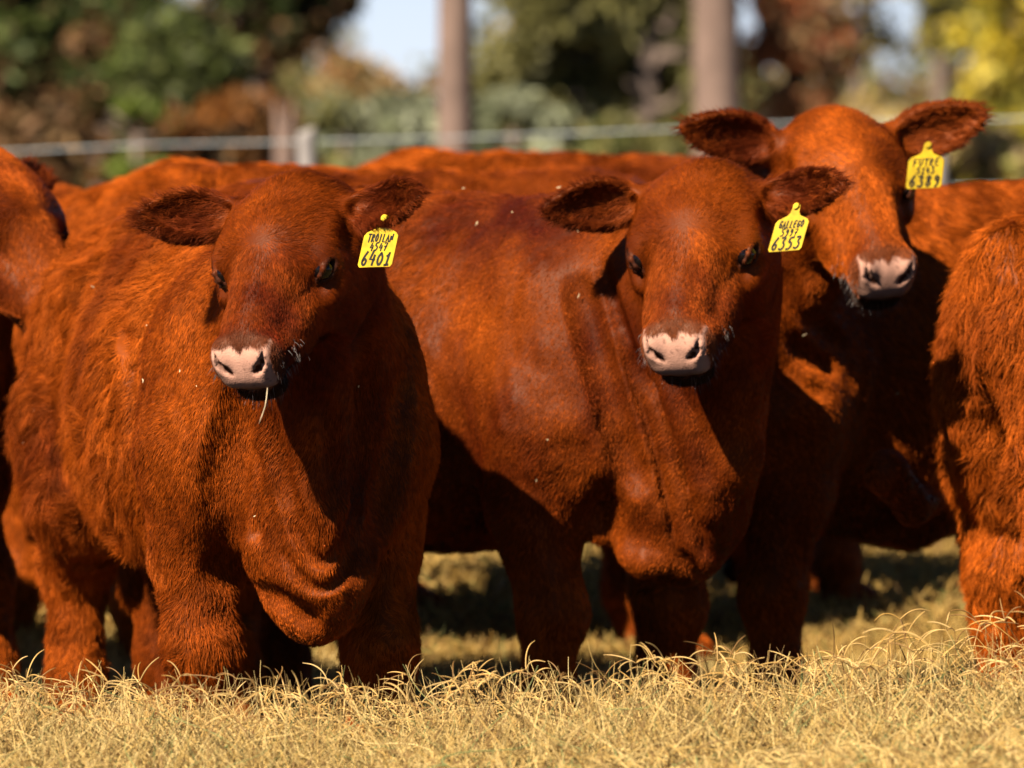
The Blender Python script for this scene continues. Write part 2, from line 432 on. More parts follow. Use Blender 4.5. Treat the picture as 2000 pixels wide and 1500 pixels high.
# ------------------------------------------------------------------ lettering on ear tags (handwritten strokes)
GL = {
 '0': [[(.5, 1), (.15, .7), (.15, .3), (.5, 0), (.85, .3), (.85, .7), (.5, 1)]],
 '1': [[(.25, .7), (.6, 1), (.5, 0)], [(.2, 0), (.8, .03)]],
 '3': [[(.15, .95), (.85, 1), (.4, .6), (.8, .45), (.8, .15), (.45, 0), (.1, .1)]],
 '4': [[(.4, 1), (.12, .4), (.85, .4)], [(.75, .7), (.65, 0)]],
 '5': [[(.85, 1), (.3, .97), (.2, .58), (.6, .62), (.82, .35), (.6, .05), (.12, .03)]],
 '6': [[(.7, 1), (.3, .6), (.15, .25), (.4, 0), (.75, .1), (.8, .38), (.5, .5), (.2, .35)]],
 '7': [[(.15, .95), (.85, 1), (.45, 0)], [(.25, .5), (.8, .52)]],
 '8': [[(.5, .55), (.2, .75), (.45, 1), (.8, .8), (.5, .55), (.15, .25), (.45, 0), (.85, .25), (.5, .55)]],
 '9': [[(.8, .75), (.5, .5), (.2, .7), (.45, 1), (.8, .85), (.75, .3), (.4, 0)]],
 'A': [[(.1, 0), (.5, 1), (.9, 0)], [(.25, .4), (.75, .4)]],
 'E': [[(.85, 1), (.2, 1), (.15, 0), (.85, 0)], [(.2, .52), (.7, .54)]],
 'F': [[(.85, 1), (.2, 1), (.15, 0)], [(.2, .52), (.7, .54)]],
 'G': [[(.85, .85), (.5, 1), (.15, .6), (.2, .15), (.55, 0), (.85, .2), (.85, .48), (.5, .48)]],
 'I': [[(.5, 1), (.5, 0)]],
 'L': [[(.25, 1), (.2, 0), (.8, .04)]],
 'N': [[(.15, 0), (.2, 1), (.8, 0), (.85, 1)]],
 'O': [[(.5, 1), (.15, .7), (.15, .3), (.5, 0), (.85, .3), (.85, .7), (.5, 1)]],
 'R': [[(.15, 0), (.2, 1), (.75, .9), (.7, .55), (.2, .5), (.85, 0)]],
 'T': [[(.05, 1), (.95, 1)], [(.5, 1), (.5, 0)]],
 'U': [[(.15, 1), (.18, .2), (.5, 0), (.82, .2), (.85, 1)]],
}
def text_strokes(txt, x0, y0, wid, hei, th):
    """quads (2D) for a handwritten line of text"""
    out = []; n = len(txt); cw = wid / n
    for i, ch in enumerate(txt):
        jit = (random.uniform(-.04, .04) * hei, random.uniform(.92, 1.05))
        for st in GL.get(ch, []):
            P = np.array([(x0 + (i + .08 + .8 * a) * cw + b * hei * .08, y0 + jit[0] + b * hei * jit[1]) for a, b in st])
            # smooth a little
            if len(P) > 3:
                Q = [P[0]]
                for a, b in zip(P[:-1], P[1:]): Q += [a * .75 + b * .25, a * .25 + b * .75]
                Q.append(P[-1]); P = np.array(Q)
            d = np.gradient(P, axis=0); d = d / np.maximum(np.linalg.norm(d, axis=1, keepdims=True), 1e-9)
            nn = np.stack([-d[:, 1], d[:, 0]], 1) * th / 2
            P[0] -= d[0] * th * .3; P[-1] += d[-1] * th * .3
            for a in range(len(P) - 1): out.append([P[a] + nn[a], P[a] - nn[a], P[a + 1] - nn[a + 1], P[a + 1] + nn[a + 1]])
    return out

def make_tag(parent, top, ax, ay, an, lines, size, label):
    """top: world position of the stud; ax: right across the tag, ay: down, an: towards viewer"""
    W, Ht, th = size * .058, size * .074, .0016
    # outline: tapering neck on a rounded plate (x, down)
    o = [(-.006, 0), (.006, 0), (.0075, .012), (.011, .017), (.025, .023), (.029, .028), (.029, .069), (.026, .073), (-.026, .074), (-.029, .070), (-.029, .028), (-.025, .023), (-.011, .017), (-.0075, .012)]
    o = [(a * size, b * size) for a, b in o]
    V = []; Fc = []; mi = []
    def pt(a, b, c):
        curl = 0.0
        return top + ax * a + ay * b + an * (c + curl)
    n = len(o)
    # plate as fan of strips: front and back
    for c in (th / 2, -th / 2): V += [pt(a, b, c) for a, b in o]
    Fc.append(tuple(range(n))); mi.append(0); Fc.append(tuple(range(2 * n - 1, n - 1, -1))); mi.append(0)
    for i in range(n): Fc.append((i, i + n, (i + 1) % n + n, (i + 1) % n)); mi.append(0)
    # stud
    k0 = len(V)
    for c in (0, .004):
        for j in range(12): V.append(top + ax * cos(j * pi / 6) * .006 + ay * (sin(j * pi / 6) * .006 + .002) + an * (c + .001))
    Fc.append(tuple(range(k0 + 12, k0 + 24))); mi.append(0)
    for j in range(12): Fc.append((k0 + j, k0 + (j + 1) % 12, k0 + 12 + (j + 1) % 12, k0 + 12 + j)); mi.append(0)
    def put(txt, y_bottom, wid, hei, tk):
        nonlocal V, Fc, mi
        for q in text_strokes(txt, -wid / 2, 0, wid, hei, tk):
            k = len(V)
            for a, b in q: V.append(pt(a, y_bottom - b, th / 2 + .0009))
            Fc.append((k, k + 1, k + 2, k + 3)); mi.append(1)
    put(lines[0], .0365 * size, .044 * size, .0115 * size, .0021 * size)
    put(lines[1], .0495 * size, .031 * size, .0110 * size, .0021 * size)
    put(lines[2], .0710 * size, .052 * size, .0195 * size, .0033 * size)
    ob = mesh_obj('ear_tag', np.array(V), Fc, [M_TAG, M_INK], parent, smooth=False, matidx=mi)
    ob['label'] = label
    return ob

def uv_sphere(c, r, R, n=20):
    V = []; Fc = []
    for i in range(n + 1):
        for j in range(2 * n):
            a, b = pi * i / n, pi * j / n
            V.append(c + R @ (np.array([sin(a) * cos(b), sin(a) * sin(b), cos(a)]) * r))
    for i in range(n):
        for j in range(2 * n):
            a, b = i * 2 * n + j, i * 2 * n + (j + 1) % (2 * n); Fc.append((a, a + 2 * n, b + 2 * n, b))
    return np.array(V), np.array(Fc)

# ------------------------------------------------------------------ a whole animal
def coat_colour(P, base, n3=None):
    a = vnoise(P, .22, 3) * .5 + .5; b = vnoise(P, .05, 5) * .5 + .5
    dark = np.array([.060, .0050, .0010]); light = np.array([.36, .064, .0042])
    t = np.clip(-.12 + .85 * a + .40 * b + base, 0, 1)[:, None]
    return dark * (1 - t) + light * t

def build_cow(name, label, o):
    random.seed(hash(label) % 1000 if False else len(label))
    r = np.random.default_rng(o.get('seed', 1))
    O = np.array([o['O'][0], o['O'][1], float(terrain(*o['O'])) + o.get('dz', 0)])
    B = Frame(O, frame(radians(o['yaw'])), o.get('s', 1.0))
    H = Frame(o['H'], frame(*[radians(a) for a in o['Hrot']]), o.get('Hs', 1.0))
    ears = [(ear_frame(H, sd, *e), None) for sd, e in zip((-1, 1), o['ears'])]
    S = SDF(); add_body(S, B, o); mid, nk = add_neck(S, B, H, o)
    if 'extra' in o: o['extra'](S, B, H, mid, nk)
    add_head(S, H, ears)
    # soft lumpiness of hide and tufts
    tuft = o.get('tuft', .004)
    def disp(P):
        l = H.loc(P); hd = 1 - sstep(.30, .42, np.linalg.norm(l - np.array([.22, 0, -.1]), axis=1))
        return (vnoise(P, .11, 1) * .006 + vnoise(P * np.array([1, 1, .6]), .028, 2) * tuft) * (1 - .93 * hd)
    S.disp = disp
    pts = np.array([q[1] for q in S.p]); ext = np.array([q[-1] for q in S.p])[:, None]
    lo = (pts - ext).min(0) - .04; hi = (pts + ext).max(0) + .04
    V, Q, N = polygonize(S, lo, hi, o.get('h', .005))
    root = empty(name, tuple(O)); tag(root, label, 'cow', 'red cattle standing in the pasture')
    Vl = V - O
    body = mesh_obj('body', Vl, Q, M_SKIN, root)

    hair_w = o.get('hw', 1.0)
    def head_w(P):
        l = H.loc(P); return l, 1 - sstep(.26, .36, np.linalg.norm((l - np.array([.2, 0, -.1])) * np.array([.95, 1.3, 1.2]), axis=1))
    def muzzle_masks(P):
        l = H.loc(P) + vnoise3(P, .006, 91) * .0018
        x, y, z = l[:, 0], np.abs(l[:, 1]), l[:, 2]
        top = .060 + .009 * np.exp(-(y / .007) ** 2) + .10 * (.41 - x).clip(0)
        pad = sstep(.372, .380, x) * sstep(-.154, -.148, z) * (1 - sstep(-top, -top + .004, z)) * (1 - sstep(.054, .059, y + .35 * (-z - .125).clip(0)))
        rim = sstep(.362, .384, x) * (1 - pad)
        return np.clip(pad, 0, 1), np.clip(rim, 0, 1), l
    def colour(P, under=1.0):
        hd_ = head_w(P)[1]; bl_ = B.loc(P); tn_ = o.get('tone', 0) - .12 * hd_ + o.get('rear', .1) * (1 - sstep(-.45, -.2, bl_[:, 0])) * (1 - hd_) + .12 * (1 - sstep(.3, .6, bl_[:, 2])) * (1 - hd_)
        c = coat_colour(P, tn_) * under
        pad, rim, l = muzzle_masks(P)
        legd = 0
        bare = np.array([.10, .030, .012])
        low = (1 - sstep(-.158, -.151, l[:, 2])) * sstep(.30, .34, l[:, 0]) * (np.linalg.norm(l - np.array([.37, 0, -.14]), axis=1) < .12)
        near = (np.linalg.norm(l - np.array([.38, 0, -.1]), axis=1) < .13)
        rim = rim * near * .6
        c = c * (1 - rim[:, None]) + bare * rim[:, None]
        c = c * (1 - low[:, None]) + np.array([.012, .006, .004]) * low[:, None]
        pk = np.array([.52, .262, .175]) * (1 + .12 * vnoise(P, .012, 12)[:, None]) * (1 - .45 * ((vnoise(P, .004, 14) > .55) & (vnoise(P, .02, 15) > .1))[:, None])
        c = c * (1 - pad[:, None]) + pk * pad[:, None]
        # eye rims, inside of nostrils, bare corner
        for (ce, ne, ue, ve), s in zip(S.eyes, (-1, 1)):
            q = l - ce; q = np.stack([q @ ue / .031, q @ ve / .0175, q @ ne / .03], 1)
            m = (1 - sstep(.8, 1.1, np.linalg.norm(q, axis=1)))[:, None] * .85
            c = c * (1 - m) + np.array([.035, .012, .007]) * m
            nq = np.min([np.linalg.norm(l - np.array(a), axis=1) for a in ((.410, s * .024, -.102), (.409, s * .032, -.095), (.404, s * .041, -.085))], axis=0)
            m = (1 - sstep(.0065, .0085, nq))[:, None] * near[:, None]
            c = c * (1 - m) + np.array([.03, .008, .005]) * m
        return c
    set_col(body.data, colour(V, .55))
    # eyes
    for c, nn_, _u, _v in S.eyes:
        ev, ef = uv_sphere(H.w(*(c - nn_ * .0125)) - O, .0215 * H.s, H.R, 16)
        e = mesh_obj('eye', ev, ef, M_EYE, root)
    # ---- fur
    T = np.concatenate([Q[:, [0, 1, 2]], Q[:, [0, 2, 3]]])
    A = V[T[:, 1]] - V[T[:, 0]]; Bv = V[T[:, 2]] - V[T[:, 0]]
    nrm = np.cross(A, Bv); area = np.linalg.norm(nrm, axis=1) / 2
    cen = V[T].mean(1); tn = norm(nrm)
    fl_ = (tn * norm(N[T[:, 0]])).sum(1) < 0
    view = norm(np.array([0, 0, CAM_H]) - cen); fac = (norm(N[T[:, 0]]) * view).sum(1)
    _, hw = head_w(cen)
    dens = o.get('dens', 60000) * FUR * (1 + 2.6 * hw) * (.35 + .65 * sstep(-.5, .0, fac))
    dens = dens * sstep(.0, .06, cen[:, 2] - terrain(cen[:, 0], cen[:, 1]))
    cnt = area * dens; n = int(cnt.sum())
    ti = np.searchsorted(np.cumsum(cnt), r.random(n) * cnt.sum()).clip(0, len(T) - 1)
    u = r.random((n, 2)); fl = u.sum(1) > 1; u[fl] = 1 - u[fl]
    tri = T[ti]; P = V[tri[:, 0]] + A[ti] * u[:, :1] + Bv[ti] * u[:, 1:]
    Nn = norm(N[tri[:, 0]] * (1 - u.sum(1))[:, None] + N[tri[:, 1]] * u[:, :1] + N[tri[:, 2]] * u[:, 1:])
    pad, rim, l = muzzle_masks(P)
    _, hw = head_w(P)
    # keep bare skin bare
    eyed = np.min([np.sqrt(((l - ce) @ ue) ** 2 + (((l - ce) @ ve) * 1.75) ** 2 + ((l - ce) @ ne) ** 2) for ce, ne, ue, ve in S.eyes], axis=0)
    keep = (pad < .3) & (eyed > .0265) & ~((rim > .5) & (r.random(n) < .5) & (l[:, 0] > .36) & (np.abs(l[:, 1]) < .12) & (l[:, 2] > -.15) & (l[:, 2] < .02))
    P, Nn, l, hw, eyed = P[keep], Nn[keep], l[keep], hw[keep], eyed[keep]
    n = len(P)
    earw = np.zeros(n); eard = np.zeros((n, 3)); earl = np.zeros(n)
    for Fe, _c in ears:
        le = Fe.loc(P); inn = np.linalg.norm((le - np.array([.115, 0, 0])) / np.array([.125, .075, .05]), axis=1)
        m = (1 - sstep(.95, 1.1, inn)) * sstep(.01, .05, le[:, 0]); earw = np.maximum(earw, m)
        inside = sstep(.0, .4, (Nn @ Fe.R[:, 2])) * (1 - sstep(.8, 1.0, np.linalg.norm((le - np.array([.125, 0, .02])) / np.array([.10, .056, .05]), axis=1)))
        dl = np.stack([np.full(n, .75) * 1.0, le[:, 1] * 9, le[:, 2] * 2 + .05 * inside], 1)
        eard = np.where(m[:, None] > .01, Fe.dirw(dl), eard); earl = np.where(m > .01, .010 + .010 * inside + .030 * sstep(.68, 1.0, inn) * r.random(n) ** .5, earl)
    def groom(P, Nn):
        g = np.zeros_like(P) + B.R[:, 0] * -.45 + np.array([0, 0, -.9])
        bl = B.loc(P)
        legz = 1 - sstep(.42, .58, bl[:, 2]); g = g * (1 - legz[:, None]) + np.array([0, 0, -1.]) * legz[:, None] + B.R[:, 0] * -.25 * legz[:, None]
        g = norm(g) + vnoise3(P, .10, 21) * .45 + vnoise3(P, o.get('cs', .03), 23) * (o.get('curl', .55) * (1 - .75 * sstep(-.34, -.2, bl[:, 0]) * sstep(.4, .5, bl[:, 2])))[:, None]
        l = H.loc(P); _, hh = head_w(P)
        wh = l - np.array([.195, 0, 0]); hx = wh[:, 0] + vnoise(P, .02, 61) * .008; sgn = np.tanh(hx / .03)
        hg = np.stack([sgn * .9, wh[:, 1] * 7, -.4 * np.ones(len(l))], 1)
        side = sstep(.07, .10, np.abs(l[:, 1]))[:, None]
        hg = hg * (1 - side) + np.array([-.35, 0, -.8]) * side
        hg = H.dirw(norm(hg)) + vnoise3(P, .03, 25) * .22
        g = g * (1 - hh[:, None]) + hg * hh[:, None]
        return g
    g = groom(P, Nn); g = g * (1 - earw[:, None]) + eard * earw[:, None] * 1.2 + vnoise3(P, .014, 31) * .6 * earw[:, None]
    g = g - Nn * (g * Nn).sum(1)[:, None] * .85; g = norm(g)
    bl = B.loc(P)
    L0 = o.get('len', .026)
    nkx = 1 - sstep(-.15, .05, bl[:, 0]) * sstep(.55, .75, bl[:, 2]) * o.get('shortneck', .45)
    front = sstep(-.34, -.20, bl[:, 0]) * np.maximum(sstep(.36, .50, bl[:, 2]), sstep(.08, .14, bl[:, 0]) * sstep(.22, .30, bl[:, 2])); shortz = front * o.get('shortfront', .5)
    Lb = L0 * (.75 + .5 * (vnoise(P, .14, 41) * .5 + .5)) * np.minimum(nkx, 1 - shortz)
    legz = 1 - sstep(.40, .52, bl[:, 2]); shag = 1 - legz * o.get('shortleg', .3)
    Lh = .0105 + .005 * sstep(.04, .0, l[:, 0]) + .010 * (1 - sstep(-.01, .05, l[:, 0])) - .003 * sstep(.25, .35, l[:, 0])
    Lb = Lb * shag
    Ln = Lb * (1 - hw) + Lh * hw
    Ln = Ln * (1 - earw) + earl * earw; Ln = np.maximum(Ln, .0065)
    Ln = Ln * np.where(eyed < .05, .4, 1) * r.uniform(.7, 1.15, n)
    lift = (o.get('lift', .20) - .11 * hw)[:, None] + r.normal(size=(n, 1)) * .06
    jit = r.normal(size=(n, 3)) * (.13 - .05 * hw)[:, None]
    K = 4
    t = np.linspace(0, 1, K)[None, :, None]
    d0 = norm(g + Nn * (lift * 2.2) + jit); d1 = norm(g + Nn * lift * .25 + jit * 1.6 + np.array([0, 0, -.15]))
    S3 = P[:, None] + Ln[:, None, None] * (d0[:, None] * (t - .45 * t * t) + d1[:, None] * .5 * t * t)
    # clumping towards jittered-cell guides
    cs = np.where(hw > .5, .006, .013); 
    def clump(cell, seedo, idx, amt):
        Pq = P[idx] / cell; ib = np.floor(Pq).astype(np.int64); best = np.full(len(idx), 1e9); gp = np.zeros((len(idx), 3))
        for a in (-1, 0, 1):
            for b in (-1, 0, 1):
                for c in (-1, 0, 1):
                    J = ib + np.array([a, b, c]); q = J + np.stack([_hash(J[:, 0], J[:, 1], J[:, 2], seedo + z) for z in range(3)], 1)
                    dd = ((q - Pq) ** 2).sum(1); m = dd < best; best[m] = dd[m]; gp[m] = q[m]
        gp = gp * cell
        hv = _hash(*(np.floor(gp / cell * 7).astype(np.int64).T), 3)
        off = gp - P[idx]; off = off - Nn[idx] * (off * Nn[idx]).sum(1)[:, None]
        sw = vnoise3(gp, .004, 51) * .35
        tt = np.linspace(0, 1, K)[None, :, None]
        am = amt[idx][:, None, None] if np.ndim(amt) else amt
        S3[idx] += off[:, None] * am * tt ** 1.5 + (sw[:, None] * Ln[idx][:, None, None]) * tt ** 1.5 * am
        return hv
    tone = np.zeros(n)
    i1 = np.nonzero(hw > .5)[0]; i2 = np.nonzero(hw <= .5)[0]
    ie = np.nonzero(earw > .4)[0]; i1 = i1[earw[i1] <= .4]; i2 = i2[earw[i2] <= .4]
    if len(ie): tone[ie] = clump(.012, 17, ie, .6)
    if len(i1): tone[i1] = clump(.007, 5, i1, .25)
    longh = sstep(.014, .026, Ln); i2a = i2[longh[i2] > .5]; i2b = i2[longh[i2] <= .5]
    if len(i2a): tone[i2a] = clump(o.get('cl', .013), 9, i2a, o.get('clamt', .7) * longh)
    if len(i2b): tone[i2b] = clump(.008, 13, i2b, .12 + .5 * longh)
    col = colour(P); col = col * (r.uniform(.75 + .1 * hw, 1.28 - .1 * hw, n) * (.60 + .75 * tone + .03 * hw))[:, None]
    ed = (earw * .7)[:, None]; col = col * (1 - ed) + np.array([.055, .007, .0025]) * ed
    rad = np.array([1, .95, .75, .25])[None] * (.00036 * hair_w * (1 - .35 * hw) * r.uniform(.7, 1.3, n))[:, None]
    nc = o.get('chaff', 0)
    if nc:
        pi_ = r.choice(np.nonzero((bl[:, 2] > .55) & (hw < .3) & (earw < .1))[0], nc); q = norm(r.normal(size=(nc, 3))); q = norm(q - Nn[pi_] * (q * Nn[pi_]).sum(1)[:, None])
        tt = np.linspace(-.5, .5, K)[None, :, None]; ll = r.uniform(.003, .011, nc)[:, None, None]
        Sc = (P[pi_] + Nn[pi_] * .010)[:, None] + q[:, None] * ll * tt + Nn[pi_][:, None] * ll * .3 * np.abs(tt)
        S3 = np.concatenate([S3, Sc]); rad = np.concatenate([rad, np.array([.5, 1, 1, .4])[None] * r.uniform(.0005, .0012, (nc, 1))]); col = np.concatenate([col, np.array([[.62, .45, .25]]) * r.uniform(.7, 1.2, (nc, 1))])
    if FUR > 0 and n:
        curves_obj('fur', S3 - O, rad, col, M_FUR, root)
    # ---- whiskers
    if o.get('whiskers'):
        W = []; vi = np.nonzero((np.linalg.norm(H.loc(V) - np.array([.38, 0, -.12]), axis=1) < .12))[0]
        lv = H.loc(V[vi]); pm, _, _ = muzzle_masks(V[vi])
        ok = (pm < .2) & (lv[:, 2] < -.10) & (lv[:, 0] > .32); vi = vi[ok]; lv = lv[ok]
        if len(vi):
            pick = r.choice(vi, 240); p = V[pick]; nn = N[pick]
            d = norm(nn + H.R[:, 0] * .25 + np.array([0, 0, -.55]) + r.normal(size=(len(p), 3)) * .25)
            LL = r.uniform(.006, .019, len(p)); tt = np.linspace(0, 1, 4)[None, :, None]
            C = p[:, None] + d[:, None] * LL[:, None, None] * tt + np.array([0, 0, -1.]) * (LL[:, None, None] * .35 * tt ** 2)
            wc = np.where(r.random((len(p), 1)) < .4, np.array([[.17, .12, .09]]), np.array([[.03, .015, .01]]))
            curves_obj('whiskers', C - O, np.array([1, .9, .7, .3])[None] * np.full((len(p), 1), .00030), wc, M_WHISK, root)
    return root, B, H, ears

# ------------------------------------------------------------------ ground
def build_ground():
    def grid(xs, ys, name):
        X, Y = np.meshgrid(xs, ys, indexing='ij'); Z = terrain(X, Y)
        V = np.stack([X, Y, Z], -1).reshape(-1, 3); nx, ny = len(xs), len(ys)
        i = np.arange((nx - 1) * (ny - 1)); a = (i // (ny - 1)) * ny + i % (ny - 1)
        return V, np.stack([a, a + ny, a + ny + 1, a + 1], 1)
    def spread(c, fine, far, n, k): return c + np.sign(np.linspace(-1, 1, n)) * (np.abs(np.linspace(-1, 1, n)) ** k) * far
    xs = spread(0, .05, 900, 161, 4.5)
    ys = np.concatenate([np.linspace(-300, 7, 30), np.linspace(7.2, 19, 160), 19 + np.linspace(.02, 1, 70) ** 3 * 1500])
    V, Fc = grid(xs, ys, 'ground')
    m, nt, b = mat('dry_soil_and_thatch', .95, .1)
    tc = nt.nodes.new('ShaderNodeTexCoord')
    n1 = nt.nodes.new('ShaderNodeTexNoise'); n1.inputs['Scale'].default_value = 3.0; n1.inputs['Detail'].default_value = 8; n1.inputs['Roughness'].default_value = .7
    n2 = nt.nodes.new('ShaderNodeTexNoise'); n2.inputs['Scale'].default_value = 60; n2.inputs['Detail'].default_value = 4
    for n in (n1, n2): nt.links.new(tc.outputs['Object'], n.inputs['Vector'])
    r1 = nt.nodes.new('ShaderNodeValToRGB'); e = r1.color_ramp.elements
    e[0].position = .35; e[0].color = (.11, .075, .025, 1); e[1].position = .65; e[1].color = (.30, .20, .07, 1)
    r2 = nt.nodes.new('ShaderNodeValToRGB'); e = r2.color_ramp.elements
    e[0].position = .35; e[0].color = (.45, .45, .45, 1); e[1].position = .7; e[1].color = (1.1, 1.1, 1.1, 1)
    mx = nt.nodes.new('ShaderNodeMixRGB'); mx.blend_type = 'MULTIPLY'; mx.inputs[0].default_value = 1
    nt.links.new(n1.outputs['Fac'], r1.inputs[0]); nt.links.new(n2.outputs['Fac'], r2.inputs[0])
    nt.links.new(r1.outputs[0], mx.inputs[1]); nt.links.new(r2.outputs[0], mx.inputs[2]); nt.links.new(mx.outputs[0], b.inputs['Base Color'])
    bp = nt.nodes.new('ShaderNodeBump'); bp.inputs['Strength'].default_value = .8; bp.inputs['Distance'].default_value = .02
    nt.links.new(n2.outputs['Fac'], bp.inputs['Height']); nt.links.new(bp.outputs[0], b.inputs['Normal'])
    o = mesh_obj('ground', V, Fc, m); o['kind'] = 'structure'

# ------------------------------------------------------------------ grass
def straw_cols(n, r, green=.06):
    a = np.array([.60, .355, .085]); b = np.array([.84, .59, .22]); c = np.array([.28, .155, .045]); g = np.array([.26, .28, .09])
    t = r.random((n, 1)); col = a * (1 - t) + b * t
    k = r.random(n); col[k < .27] = c; col[(k > 1 - green)] = g
    return col * r.uniform(.8, 1.15, (n, 1))

def blades(n, xr, yr, L, rad, r, lean=.9, K=5, curl=.6, dens=None):
    x = r.uniform(*xr, n); y = r.uniform(*yr, n)
    if dens is not None:
        k = r.random(n) < dens(x, y); x, y = x[k], y[k]; n = len(x)
    P = np.stack([x, y, terrain(x, y) - .004], 1)
    a = r.uniform(0, 2 * pi, n); ln = r.uniform(.1, 1, n) * lean
    d = norm(np.stack([np.cos(a) * ln, np.sin(a) * ln, np.ones(n)], 1))
    b = r.uniform(0, 2 * pi, n); bd = np.stack([np.cos(b), np.sin(b), -.55 * np.ones(n)], 1) * (r.uniform(.2, 1.1, n) * curl)[:, None]
    LL = r.uniform(*L, n); t = np.linspace(0, 1, K)[None, :, None]
    side = np.cross(d, bd); side = norm(side) * (r.normal(size=(n, 1)) * .25)
    S = P[:, None] + LL[:, None, None] * (d[:, None] * t + bd[:, None] * .6 * t ** 2 + side[:, None] * np.sin(t * 5))
    S[..., 2] = np.maximum(S[..., 2], terrain(S[..., 0], S[..., 1]) + .001)
    R = np.array([1, 1, .9, .7, .35] if K == 5 else [1, .9, .7, .3])[None] * (rad * r.uniform(.55, 1.35, n))[:, None]
    return S, R

def build_grass():
    r = np.random.default_rng(11)
    parts = []
    patch = lambda x, y: .35 + .65 * sstep(-.5, .35, vnoise(np.stack([x, y, y * 0], 1), .12, 3))
    parts.append(blades(int(150000 * min(1, FUR + .3)), (-1.35, 1.35), (8.35, 9.9), (.035, .085), .00075, r, 1.5, dens=patch))
    parts.append(blades(24000, (-1.35, 1.35), (8.9, 9.95), (.07, .15), .0007, r, .9, curl=.5, dens=patch))
    parts.append(blades(3500, (-1.35, 1.35), (9.0, 9.9), (.10, .21), .0008, r, .55, curl=.35, dens=patch))
    parts.append(blades(9000, (-1.35, 1.35), (8.35, 9.9), (.05, .12), .0015, r, 2.5, curl=.5, dens=patch))
    for xr, yr, nn in (((-2.4, -1.35), (8.0, 9.95), 38000), ((1.35, 2.6), (8.0, 9.95), 44000), ((-1.35, 1.35), (7.5, 8.35), 36000)):
        parts.append(blades(nn, xr, yr, (.04, .11), .0012, r, 1.4))
    # flat litter
    S, R = blades(16000, (-1.35, 1.35), (8.35, 9.9), (.03, .11), .0010, r, 6, curl=.3); S[..., 2] += r.uniform(.01, .055, (len(S), 1)); parts.append((S, R))
    # behind and between the animals
    parts.append(blades(70000, (-1.7, 2.0), (9.9, 13), (.03, .085), .0011, r, 1.4))
    parts.append(blades(3500, (-1.35, 1.35), (9.0, 9.9), (.10, .21), .0008, r, .55, curl=.35, dens=patch))
    parts.append(blades(90000, (-2.2, 2.6), (13, 19), (.04, .11), .0022, r, 1.2))
    parts.append(blades(60000, (-3.5, 4), (19, 30), (.05, .14), .004, r, 1.2))
    P = np.concatenate([p[0] for p in parts]); R = np.concatenate([p[1] for p in parts])
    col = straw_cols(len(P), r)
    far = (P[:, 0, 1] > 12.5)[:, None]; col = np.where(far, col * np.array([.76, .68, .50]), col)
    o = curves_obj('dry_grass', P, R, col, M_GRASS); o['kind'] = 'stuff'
    # flowering stems of bermuda grass: a thin stalk with a radiating whorl of 3-6 curved spikes
    n = 1500
    x = r.uniform(-1.2, 1.25, n); y = 9.1 + .82 * r.random(n) ** .5
    base = np.stack([x, y, terrain(x, y)], 1); a = r.uniform(0, 2 * pi, n)
    hgt = r.uniform(.07, .20, n) * (.85 + .3 * sstep(.3, 1, x)); lean = r.uniform(.1, .8, n)
    d = np.stack([np.cos(a) * lean, np.sin(a) * lean, np.ones(n)], 1)
    t = np.linspace(0, 1, 5)[None, :, None]
    wob = np.stack([np.sin(a * 3), np.cos(a * 5), np.zeros(n)], 1) * .15
    St = base[:, None] + hgt[:, None, None] * (d[:, None] * t + wob[:, None] * np.sin(t * 4))
    SS = [St]; RR = [np.full((n, 5), .00075) * np.array([1.1, 1, .9, .8, .8])]
    tip = St[:, -1]; up = norm(St[:, -1] - St[:, -2])
    for k in range(5):
        m = r.random(n) < (.95 if k < 3 else .6); b = r.uniform(0, .9, n) + k * 2 * pi / 5
        e1 = norm(np.cross(up, np.array([.3, .2, .9]))); e2 = np.cross(up, e1)
        o1 = e1 * np.cos(b)[:, None] + e2 * np.sin(b)[:, None]
        L = r.uniform(.035, .072, n)[:, None, None]
        sp = tip[:, None] + L * (up[:, None] * (r.uniform(.35, .9, (n, 1, 1)) * t - r.uniform(.1, .7, (n, 1, 1)) * t ** 2) + o1[:, None] * (t * .95)) + np.array([0, 0, -.008]) * t ** 2
        SS.append(sp[m]); RR.append((np.array([.9, 1.25, 1.3, 1.15, .5]) * .0008)[None] * np.ones((m.sum(), 1)))
    P = np.concatenate(SS); R = np.concatenate(RR)
    o = curves_obj('flowering_grass', P, R, straw_cols(len(P), r, .01) * np.array([1.0, .9, .85]), M_GRASS); o['kind'] = 'stuff'

# ------------------------------------------------------------------ trees
def leaf_mesh(C, r, size, col, asp=.55):
    """C: leaf centres; one bent leaf (two faces sharing a rib) each"""
    n = len(C); u = norm(r.normal(size=(n, 3))); v = norm(np.cross(u, r.normal(size=(n, 3)))); w_ = np.cross(u, v)
    s = size * r.uniform(.6, 1.4, (n, 1))
    V = np.stack([C - u * s, C + v * s * asp + w_ * s * .2, C + u * s, C - v * s * asp + w_ * s * .2], 1).reshape(-1, 3)
    i = np.arange(n)[:, None] * 4
    Fc = np.concatenate([i + np.array([[0, 1, 2]]), i + np.array([[0, 2, 3]])])
    return V, Fc, np.repeat(col, 4, axis=0)

